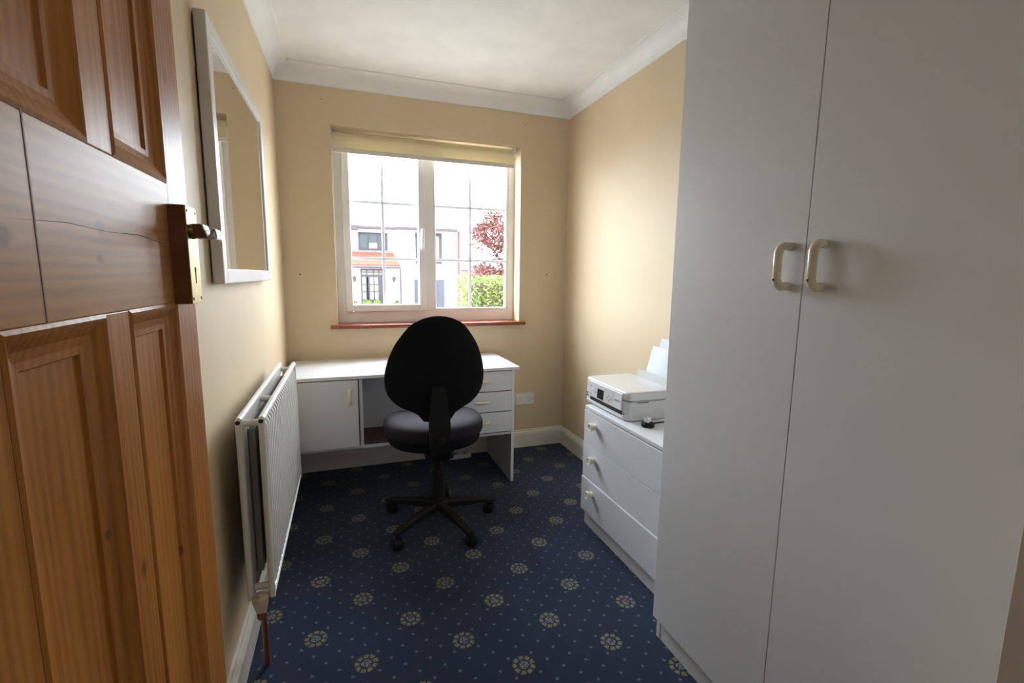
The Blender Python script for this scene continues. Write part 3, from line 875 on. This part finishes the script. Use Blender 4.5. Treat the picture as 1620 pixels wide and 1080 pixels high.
# ------------------------------------------------------------------ printer, paper, plug
pr = thing('printer', 'white inkjet printer standing on the chest of drawers', 'printer', (1.62, -1.215, 0.618))
PX0, PX1, PY0, PY1, PZ0 = 1.475, 1.775, -1.405, -1.022, 0.618
def rounded(bm, x0, x1, y0, y1, z0, z1, r, top=0.0):
    """box with rounded vertical edges"""
    poly = []
    for cxx, cyy2, a0 in ((x1 - r, y1 - r, 0), (x0 + r, y1 - r, 1), (x0 + r, y0 + r, 2), (x1 - r, y0 + r, 3)):
        for k in range(7):
            a = (a0 + k / 6) * PI / 2
            poly.append((cxx + r * math.cos(a), cyy2 + r * math.sin(a)))
    c = ((x0 + x1) / 2, (y0 + y1) / 2)
    lv_ = [(z0, 0.006), (z0 + 0.006, 0.0), (z1 - top, 0.0)]
    if top:
        for k in range(1, 5):
            a = k / 4 * PI / 2
            lv_.append((z1 - top + top * math.sin(a), top * (1 - math.cos(a))))
    rings = []
    for z, ins in lv_:
        sx = 1 - ins / ((x1 - x0) / 2); sy_ = 1 - ins / ((y1 - y0) / 2)
        rings.append([bm.verts.new((c[0] + (x - c[0]) * sx, c[1] + (y - c[1]) * sy_, z)) for x, y in poly])
    n = len(poly)
    for a, b in zip(rings, rings[1:]):
        for k in range(n): bm.faces.new((a[k], a[(k + 1) % n], b[(k + 1) % n], b[k]))
    bm.faces.new(rings[0][::-1]); bm.faces.new(rings[-1])
    return bm
obj('printer_body', rounded(BM(), PX0, PX1, PY0, PY1, PZ0, 0.704, 0.028), 'prn', pr, True)
obj('scanner_lid', rounded(BM(), PX0 + 0.001, PX1 - 0.044, PY0 + 0.001, PY1 - 0.001, 0.7055, 0.746, 0.028, 0.010), 'prn', pr, True)
obj('lid_seam', box(BM(), PX0 + 0.006, PX1 - 0.036, PY0 + 0.006, PY1 - 0.006, 0.7035, 0.706), 'grey', pr)
cpn = obj('control_panel', prism(BM(), [(PX0 + 0.004, 0.735), (PX0 - 0.004, 0.733), (PX0 - 0.010, 0.662), (PX0 + 0.004, 0.658)], -1.362, -1.070, 'y'), 'prnpanel', pr)
def on_panel(y0, y1, z0, z1, lift=0.0006):
    """thin plate lying on the sloping panel front"""
    bm = BM()
    fx = lambda z: PX0 - 0.004 - 0.006 * (0.733 - z) / 0.071
    vs = [(fx(z0) - lift, y0, z0), (fx(z0) - lift, y1, z0), (fx(z1) - lift, y1, z1), (fx(z1) - lift, y0, z1)]
    bk = [(x + lift + 0.001, y, z) for x, y, z in vs]
    A = [bm.verts.new(v) for v in vs]; B = [bm.verts.new(v) for v in bk]
    bm.faces.new(A); bm.faces.new(B[::-1])
    for k in range(4): bm.faces.new((A[k], B[k], B[(k + 1) % 4], A[(k + 1) % 4]))
    return bm
obj('display', on_panel(-1.214, -1.157, 0.668, 0.713, 0.0012), 'screen', cpn)
obj('panel_field', on_panel(-1.302, -1.125, 0.664, 0.728, 0.0004), 'prn', cpn)
for y, z in ((-1.090, 0.712), (-1.095, 0.676), (-1.139, 0.690), (-1.245, 0.690), (-1.262, 0.700), (-1.262, 0.680), (-1.280, 0.690)):
    obj('button', on_panel(y - 0.005, y + 0.005, z - 0.004, z + 0.004, 0.0010), 'grey', cpn)
def lettering(txt, size, y, z, parent):
    cu = bpy.data.curves.new('maker_lettering', 'FONT')
    cu.body = txt; cu.size = size; cu.align_x = 'CENTER'; cu.align_y = 'CENTER'; cu.extrude = 0.0003
    cu.materials.append(M['grey'])
    tmp = bpy.data.objects.new('maker_text', cu)
    COL.objects.link(tmp)
    me = bpy.data.meshes.new_from_object(tmp.evaluated_get(bpy.context.evaluated_depsgraph_get()))
    bpy.data.objects.remove(tmp)
    o = bpy.data.objects.new('maker_lettering', me)
    COL.objects.link(o)
    o.parent = parent
    fx = PX0 - 0.004 - 0.006 * (0.733 - z) / 0.071 - 0.0008
    off = Vector((0, 0, 0)); p = parent
    while p is not None: off += p.location; p = p.parent
    o.location = Vector((fx, y, z)) - off
    o.rotation_euler = (PI / 2, 0, -PI / 2)
    return o
lettering('EPSON', 0.013, -1.333, 0.697, cpn)
obj('output_slot', box(BM(), PX0 - 0.0015, PX0 + 0.01, -1.362, -1.078, 0.640, 0.657), 'hole', pr)
obj('paper_tray', box(BM(), PX0 - 0.006, PX0 + 0.01, -1.375, -1.050, 0.626, 0.640, 0.003), 'prn', pr)
obj('power_button', lathe(BM(), [(0, 0), (0.004, 0), (0.004, 0.0015), (0, 0.0015)], (PX0 - 0.0008, -1.376, 0.648), 'x', 12), 'hole', pr)
bm = BM()
for z in (0.668, 0.655): box(bm, PX0 - 0.001, PX0 + 0.01, -1.058, -1.040, z - 0.003, z + 0.003)
obj('card_slots', bm, 'hole', pr)
obj('side_grip', box(BM(), 1.522, 1.580, PY0 - 0.0008, PY0 + 0.006, 0.699, 0.7025), 'hole', pr)
# rear sheet feeder
bm = BM()
prism(bm, [(1.733, 0.7046), (1.742, 0.7046), (1.746, 0.778), (1.741, 0.778)], -1.385, -1.085, 'y')
obj('sheet_feeder', bm, 'prn', pr)
obj('paper_support', prism(BM(), [(1.757, 0.7046), (1.763, 0.7046), (1.812, 0.905), (1.808, 0.905)], -1.352, -1.180, 'y'), 'prnpanel', pr)
def sheet(y0, y1, z0, z1, x0, slope, wave):
    bm = BM()
    rows = []
    for j in range(13):
        t = j / 12; z = z0 + (z1 - z0) * t
        sh = 0.20 * (1 - t) * 0
        rows.append([bm.verts.new((x0 + slope * (z - z0) + wave * math.sin(i / 10 * PI * 2.3 + 1.5 * t) * t * 0.5, y0 + (y1 - y0) * i / 10 - 0.015 * t, z)) for i in range(11)])
    for a, b in zip(rows, rows[1:]):
        for k in range(10): bm.faces.new((a[k], a[k + 1], b[k + 1], b[k]))
    r = bmesh.ops.extrude_face_region(bm, geom=list(bm.faces))
    bmesh.ops.translate(bm, vec=(0.0006, 0, 0), verts=[v for v in r['geom'] if isinstance(v, bmesh.types.BMVert)])
    return bm
tag(obj('paper_sheet', sheet(-1.350, -1.118, 0.7065, 0.902, 1.7475, 0.20, 0.007), 'paper', None, True), 'wavy white paper sheet standing at the front of the printer feeder', 'paper', 'paper in the printer')
tag(obj('paper_sheet', sheet(-1.365, -1.160, 0.7065, 0.945, 1.7525, 0.225, 0.001), 'card', None, True), 'taller flat paper sheet standing behind the wavy one in the printer', 'paper', 'paper in the printer')
# mains plug lying pins up with a white cover
pg = thing('power_plug', 'black mains plug with white pin block beside the printer', 'plug', (1.528, -1.478, 0.618))
obj('plug_body', lathe(BM(), [(0.0, 0.6185), (0.024, 0.6185), (0.027, 0.622), (0.027, 0.632), (0.023, 0.637), (0.0, 0.637)], (1.528, -1.478, 0), 'z', 24), 'black', pg, True)
pc = obj('pin_cover', box(BM(), -0.013, 0.013, -0.011, 0.011, 0.0, 0.020, 0.002), 'socket', pg)
pc.location = (0.0, 0.004, 0.0192); pc.rotation_euler = (0, 0, 0.5)
for x, y in ((-0.007, -0.004), (0.007, -0.004), (0.0, 0.006)):
    p = obj('pin_hole', box(BM(), x - 0.003, x + 0.003, y - 0.0017, y + 0.0017, 0.0195, 0.0206), 'hole', pc)
    p.location = (0, 0, 0)
obj('cable', tube(BM(), [(1.55, -1.470, 0.626), (1.58, -1.455, 0.622), (1.66, -1.450, 0.6215), (1.74, -1.47, 0.6215), (1.80, -1.44, 0.6215)], 0.003, 8), 'black', pg, True)
bm = BM()
prism(bm, [(1.545, -1.605), (1.610, -1.620), (1.618, -1.560), (1.572, -1.553)], 0.6184, 0.6215, 'z')
tag(obj('paper_slip', bm, 'card'), 'pale blue paper slip lying on the chest by the wardrobe', 'paper')

# ------------------------------------------------------------------ socket, screws, lead under the desk
so = thing('wall_socket', 'white double wall socket on the window wall right of the desk', 'socket', (1.539, 0, 0.362))
fp = obj('face_plate', box(BM(), 1.466, 1.613, -0.010, 0.0, 0.318, 0.405, 0.004), 'socket', so)
for cxs in (1.502, 1.577):
    bm = BM()
    box(bm, cxs - 0.002, cxs + 0.002, -0.0106, -0.009, 0.366, 0.374)
    for s in (-1, 1): box(bm, cxs + s * 0.011 - 0.0032, cxs + s * 0.011 + 0.0032, -0.0106, -0.009, 0.346, 0.350)
    obj('pin_holes', bm, 'hole', fp)
    s = -1 if cxs < 1.54 else 1
for cxs in (1.4755, 1.533, 1.546, 1.6035):
    obj('switch' if 1.5 < cxs < 1.58 else 'fixing_screw', box(BM(), cxs - 0.004, cxs + 0.004, -0.0125 if 1.5 < cxs < 1.58 else -0.0106, -0.009, 0.358, 0.370 if 1.5 < cxs < 1.58 else 0.366, 0.001), 'socket' if 1.5 < cxs < 1.58 else 'grey', fp)
for (x, z, r, lab) in ((0.092, 1.235, 0.0055, 'small dark screw hole left of the window'), (1.696, 1.254, 0.0055, 'small dark screw hole right of the window'),
                       (0.250, 2.240, 0.003, 'tiny nail in the wall above the window, at the mirror end'), (1.516, 2.239, 0.003, 'tiny nail in the wall above the window, at the wardrobe end')):
    tag(obj('wall_screw', lathe(BM(), [(0, 0.002), (r, 0.002), (r, -0.002), (r * 0.6, -0.003), (0, -0.003)], (x, 0, z), 'y', 12), 'block', None, True), lab, 'screw', 'screws in the window wall')
ex = thing('extension_lead', 'slim white extension lead on the carpet under the desk', 'extension lead', (1.04, -0.07, 0))
obj('lead_block', box(BM(), 0.972, 1.118, -0.092, -0.045, 0.0, 0.030, 0.004), 'socket', ex)
for x in (1.01, 1.08): obj('outlet', box(BM(), x - 0.012, x + 0.012, -0.085, -0.052, 0.0294, 0.0304), 'grey', ex)

# ------------------------------------------------------------------ outside
GZ = -0.75
struct('ground', box(BM(), -40, 45, 0.6, 60, GZ - 0.3, GZ), 'paving', label='pale paved drive between the houses')
HYF = 20.0
hs = thing('house', 'white rendered house with dark window frames across the road', 'house', (2.0, HYF, GZ))
obj('wall', box(BM(), -7.0, 5.80, HYF, HYF + 7, GZ, 3.42), 'render', hs)
bm = BM()
box(bm, -7.2, 0.85, HYF - 0.28, HYF, 3.32, 3.44, 0.02); box(bm, 0.55, 0.95, HYF - 0.34, HYF, 3.22, 3.46, 0.02)
box(bm, 0.85, 2.62, HYF - 0.30, HYF, 3.30, 3.42, 0.02); box(bm, 2.62, 5.53, HYF - 0.36, HYF, 3.32, 3.46, 0.02)
obj('gutter', bm, 'fascia', hs)
obj('flat_roof', box(BM(), -7.1, 5.85, HYF - 0.2, HYF + 7.1, 3.42, 3.46), 'lead', hs)
def hwin(x0, x1, z0, z1, cols, rows_, fr, mat, bar=0.05, y=HYF):
    wn = obj('house_window', ring(BM(), x0, x1, z0, z1, fr, y - 0.05, y + 0.02, 0.005), 'frame', hs)
    for k in range(1, cols):
        xc = x0 + (x1 - x0) * k / cols
        obj('window_mullion', box(BM(), xc - bar / 2, xc + bar / 2, y - 0.045, y + 0.01, z0 + fr, z1 - fr), 'frame', wn)
    obj('window_pane', box(BM(), x0 + fr, x1 - fr, y - 0.02, y - 0.012, z0 + fr, z1 - fr), mat, wn)
    return wn
w1 = hwin(0.94, 2.26, 2.35, 3.15, 3, 1, 0.08, 'pane', 0.09)
obj('window_card', box(BM(), 1.43, 1.77, HYF - 0.03, HYF - 0.022, 2.43, 2.67), 'render', w1)
hwin(3.55, 4.83, 1.76, 3.23, 2, 1, 0.14, 'palepane', 0.08)
obj('garage_door', box(BM(), 3.46, 4.94, HYF - 0.04, HYF + 0.02, GZ, 1.01, 0.01), 'garage', hs)
# porch with lean-to tiled roof
PYF = HYF - 0.9
k_ = (PYF - CAM.y) / (HYF - CAM.y)
def atp(x, z): return CAM.x + (x - CAM.x) * k_, CAM.z + (z - CAM.z) * k_
px0, _ = atp(-1.2, 0); px1, zp = atp(2.80, 1.52)
obj('porch_wall', box(BM(), px0, px1 - 0.1, PYF, HYF, GZ, zp + 0.02), 'render', hs)
bm = BM()
zr = 2.22
v = [(px0 - 0.1, PYF - 0.15, zp + 0.10), (px1, PYF - 0.15, zp + 0.10), (px1 - 0.22, HYF, zr), (px0 - 0.1, HYF, zr)]
lo = [bm.verts.new(p) for p in v]; hi = [bm.verts.new((p[0], p[1], p[2] + 0.06)) for p in v]
bm.faces.new(lo[::-1]); bm.faces.new(hi)
for q in range(4): bm.faces.new((lo[q], lo[(q + 1) % 4], hi[(q + 1) % 4], hi[q]))
obj('porch_roof', bm, 'terra', hs)
obj('porch_flashing', box(BM(), px0, px1 - 0.2, HYF - 0.06, HYF, zr + 0.02, zr + 0.12), 'lead', hs)
obj('porch_gutter', tube(BM(), [(px0 - 0.1, PYF - 0.17, zp + 0.05), (px1 + 0.02, PYF - 0.17, zp + 0.05)], 0.065, 10), 'fascia', hs, True)
x0, z1 = atp(0.998, 1.475); x1, _ = atp(2.031, 0)
dw = obj('front_door', ring(BM(), x0, x1, GZ, z1, 0.06, PYF - 0.05, PYF + 0.02, 0.005), 'frame', hs)
bm = BM()
zf = z1 - 0.30
box(bm, x0, x1, PYF - 0.045, PYF + 0.01, zf - 0.05, zf + 0.05)
for f in (0.27, 0.56, 0.80): xc = x0 + (x1 - x0) * f; box(bm, xc - 0.025, xc + 0.025, PYF - 0.044, PYF + 0.01, zf, z1)
box(bm, x0, x1, PYF - 0.043, PYF + 0.01, z1 - 0.16, z1 - 0.13)
for f, wd in ((0.27, 0.05), (0.33, 0.06), (0.82, 0.06)): xc = x0 + (x1 - x0) * f; box(bm, xc - wd, xc + wd, PYF - 0.042, PYF + 0.01, GZ, zf)
box(bm, x0 + (x1 - x0) * 0.80, x1, PYF - 0.041, PYF + 0.01, GZ, zf)
box(bm, x0, x1, PYF - 0.040, PYF + 0.01, GZ, 0.10)
xc = x0 + (x1 - x0) * 0.575; box(bm, xc - 0.02, xc + 0.02, PYF - 0.039, PYF + 0.01, 0.1, zf)
for z in (0.45, 0.78): box(bm, x0, x1, PYF - 0.038, PYF + 0.01, z - 0.018, z + 0.018)
obj('door_bars', bm, 'frame', dw)
obj('door_pane', box(BM(), x0 + 0.05, x1 - 0.05, PYF - 0.022, PYF - 0.014, GZ, z1 - 0.05), 'palepane', dw)
for X_ in (0.72, 2.505):
    lx, lz = atp(X_, 1.0)
    lt = obj('lantern', lathe(BM(), [(0.0, -0.12), (0.055, -0.12), (0.085, 0.06), (0.10, 0.07), (0.03, 0.13), (0.0, 0.15)], (lx, PYF - 0.13, lz), 'z', 6), 'frame', hs)
    obj('lantern_arm', tube(BM(), [(lx, PYF, lz + 0.15), (lx, PYF - 0.13, lz + 0.17), (lx, PYF - 0.13, lz + 0.13)], 0.015, 6), 'frame', lt)
obj('downpipe', tube(BM(), [(px1, PYF - 0.17, zp), (px1 + 0.02, PYF - 0.1, zp - 0.12), (px1 + 0.02, PYF - 0.06, zp - 0.2), (px1 + 0.02, PYF - 0.06, GZ)], 0.035, 8), 'greypipe', hs)
obj('downpipe', tube(BM(), [(5.66, HYF - 0.06, 3.35), (5.66, HYF - 0.06, GZ)], 0.06, 8), 'redpipe', hs)['label'] = 'red brown downpipe at the house corner'
# neighbouring brick building
nb = thing('garage', 'low brick garage with grey roof behind the hedge', 'garage', (8.2, 24, GZ))
obj('wall', box(BM(), 6.75, 11.5, 24, 28, GZ, 1.50), 'brick', nb)
bm = BM()
v = [(6.6, 23.7, 1.52), (11.7, 23.7, 1.52), (11.7, 26, 2.35), (6.6, 26, 2.35), (11.7, 28.3, 1.52), (6.6, 28.3, 1.52)]
V = [bm.verts.new(p) for p in v]
bm.faces.new((V[0], V[1], V[2], V[3])); bm.faces.new((V[3], V[2], V[4], V[5])); bm.faces.new((V[0], V[3], V[5])); bm.faces.new((V[1], V[4], V[2])); bm.faces.new((V[0], V[5], V[4], V[1]))
obj('roof', bm, 'slate', nb)
obj('gutter', box(BM(), 6.6, 11.7, 23.6, 23.75, 1.46, 1.58, 0.02), 'fascia', nb)

def leaf_cloud(name, n, inside, size, mat, parent=None):
    """many small separate leaf blades inside a volume"""
    bm = BM()
    k = 0
    while k < n:
        p = inside()
        if p is None: continue
        k += 1
        d = Vector((random.gauss(0, 1), random.gauss(0, 1), random.gauss(0, 0.7))).normalized()
        e = d.cross(Vector((random.gauss(0, 1), random.gauss(0, 1), random.gauss(0, 1)))).normalized()
        s = size * random.uniform(0.6, 1.3)
        p = Vector(p)
        vs = [p - d * s, p + e * s * 0.42 - d * s * 0.1, p + d * s, p - e * s * 0.42 - d * s * 0.1]
        bm.faces.new([bm.verts.new(q) for q in vs])
    return obj(name, bm, mat, parent)
tree = thing('tree', 'copper leaved tree beyond the window above the hedge', 'tree', (6.1, 13, GZ))
clumps = []
for k in range(130):
    a = random.uniform(0, 2 * PI); rr = random.uniform(0.2, 1.0) ** 0.7
    clumps.append((6.05 + 1.45 * rr * math.cos(a), 13 + 1.2 * rr * math.sin(a), random.uniform(1.1, 3.55) if rr < 0.75 else random.uniform(1.2, 3.1), random.uniform(0.22, 0.42)))
def intree():
    c = random.choice(clumps)
    d = Vector((random.gauss(0, 1), random.gauss(0, 1), random.gauss(0, 1))).normalized() * random.random() ** 0.4
    return c[0] + d.x * c[3], c[1] + d.y * c[3], c[2] + d.z * c[3] * 0.8
leaf_cloud('foliage', 15000, intree, 0.06, 'copperleaf', tree)
bm = BM()
tube(bm, [(6.1, 13, GZ), (6.08, 13, 0.4), (6.05, 13.02, 1.2), (6.0, 13, 2.4)], [0.12, 0.10, 0.08, 0.03], 10)
for c in clumps[:16]: tube(bm, [(6.06, 13, 1.0 + 0.4 * random.random()), ((c[0] + 6.05) / 2, (c[1] + 13) / 2, c[2] * 0.85), c[:3]], [0.035, 0.02, 0.008], 6)
obj('trunk', bm, 'bark', tree, True)
def bumpy(x0, x1, y0, y1, z0, z1):
    def f():
        # leaves near the surface of a soft edged block
        x, y, z = random.uniform(x0, x1), random.uniform(y0, y1), random.uniform(z0, z1)
        top = z1 - 0.10 * (0.5 + 0.5 * math.sin(x * 5.1) * math.sin(y * 3 + 1))
        if z > top: return None
        if z < top - 0.22 and y > y0 + 0.25 and x > x0 + 0.25 and x < x1 - 0.25: return None
        return x, y, z
    return f
hg = leaf_cloud('hedge', 7000, bumpy(3.52, 6.6, 10.0, 10.9, GZ, 1.27), 0.050, 'greenleaf')
tag(hg, 'bright green hedge beyond the window below the copper tree', 'hedge')
obj('hedge_stems', box(BM(), 3.75, 6.4, 10.25, 10.7, GZ, 1.05, 0.1), 'bark', hg)
for x, rr, n, lab in ((0.62, 0.26, 350, 'round shrub by the house, below the first lantern'), (1.20, 0.19, 260, 'leafy shrub in front of the house front door'), (1.62, 0.19, 260, 'leafy shrub beside the front door, nearer the downpipe'), (2.50, 0.28, 320, 'dark shrub by the house between the front door and the downpipe')):
    zc = 0.13 - rr
    cx_, cyv = x, PYF - 0.55
    def insh():
        d = Vector((random.gauss(0, 1), random.gauss(0, 1), random.gauss(0, 1))).normalized() * random.uniform(0.6, 1) * rr
        return cx_ + d.x, cyv + d.y, zc + d.z
    sh = leaf_cloud('shrub', n, insh, 0.05, 'darkleaf' if x in (0.62, 2.50) else 'greenleaf')
    tag(sh, lab, 'shrub', 'shrubs by the house')
    obj('stem', tube(BM(), [(cx_, cyv, GZ), (cx_, cyv, zc)], [0.03, 0.02], 6), 'bark', sh)
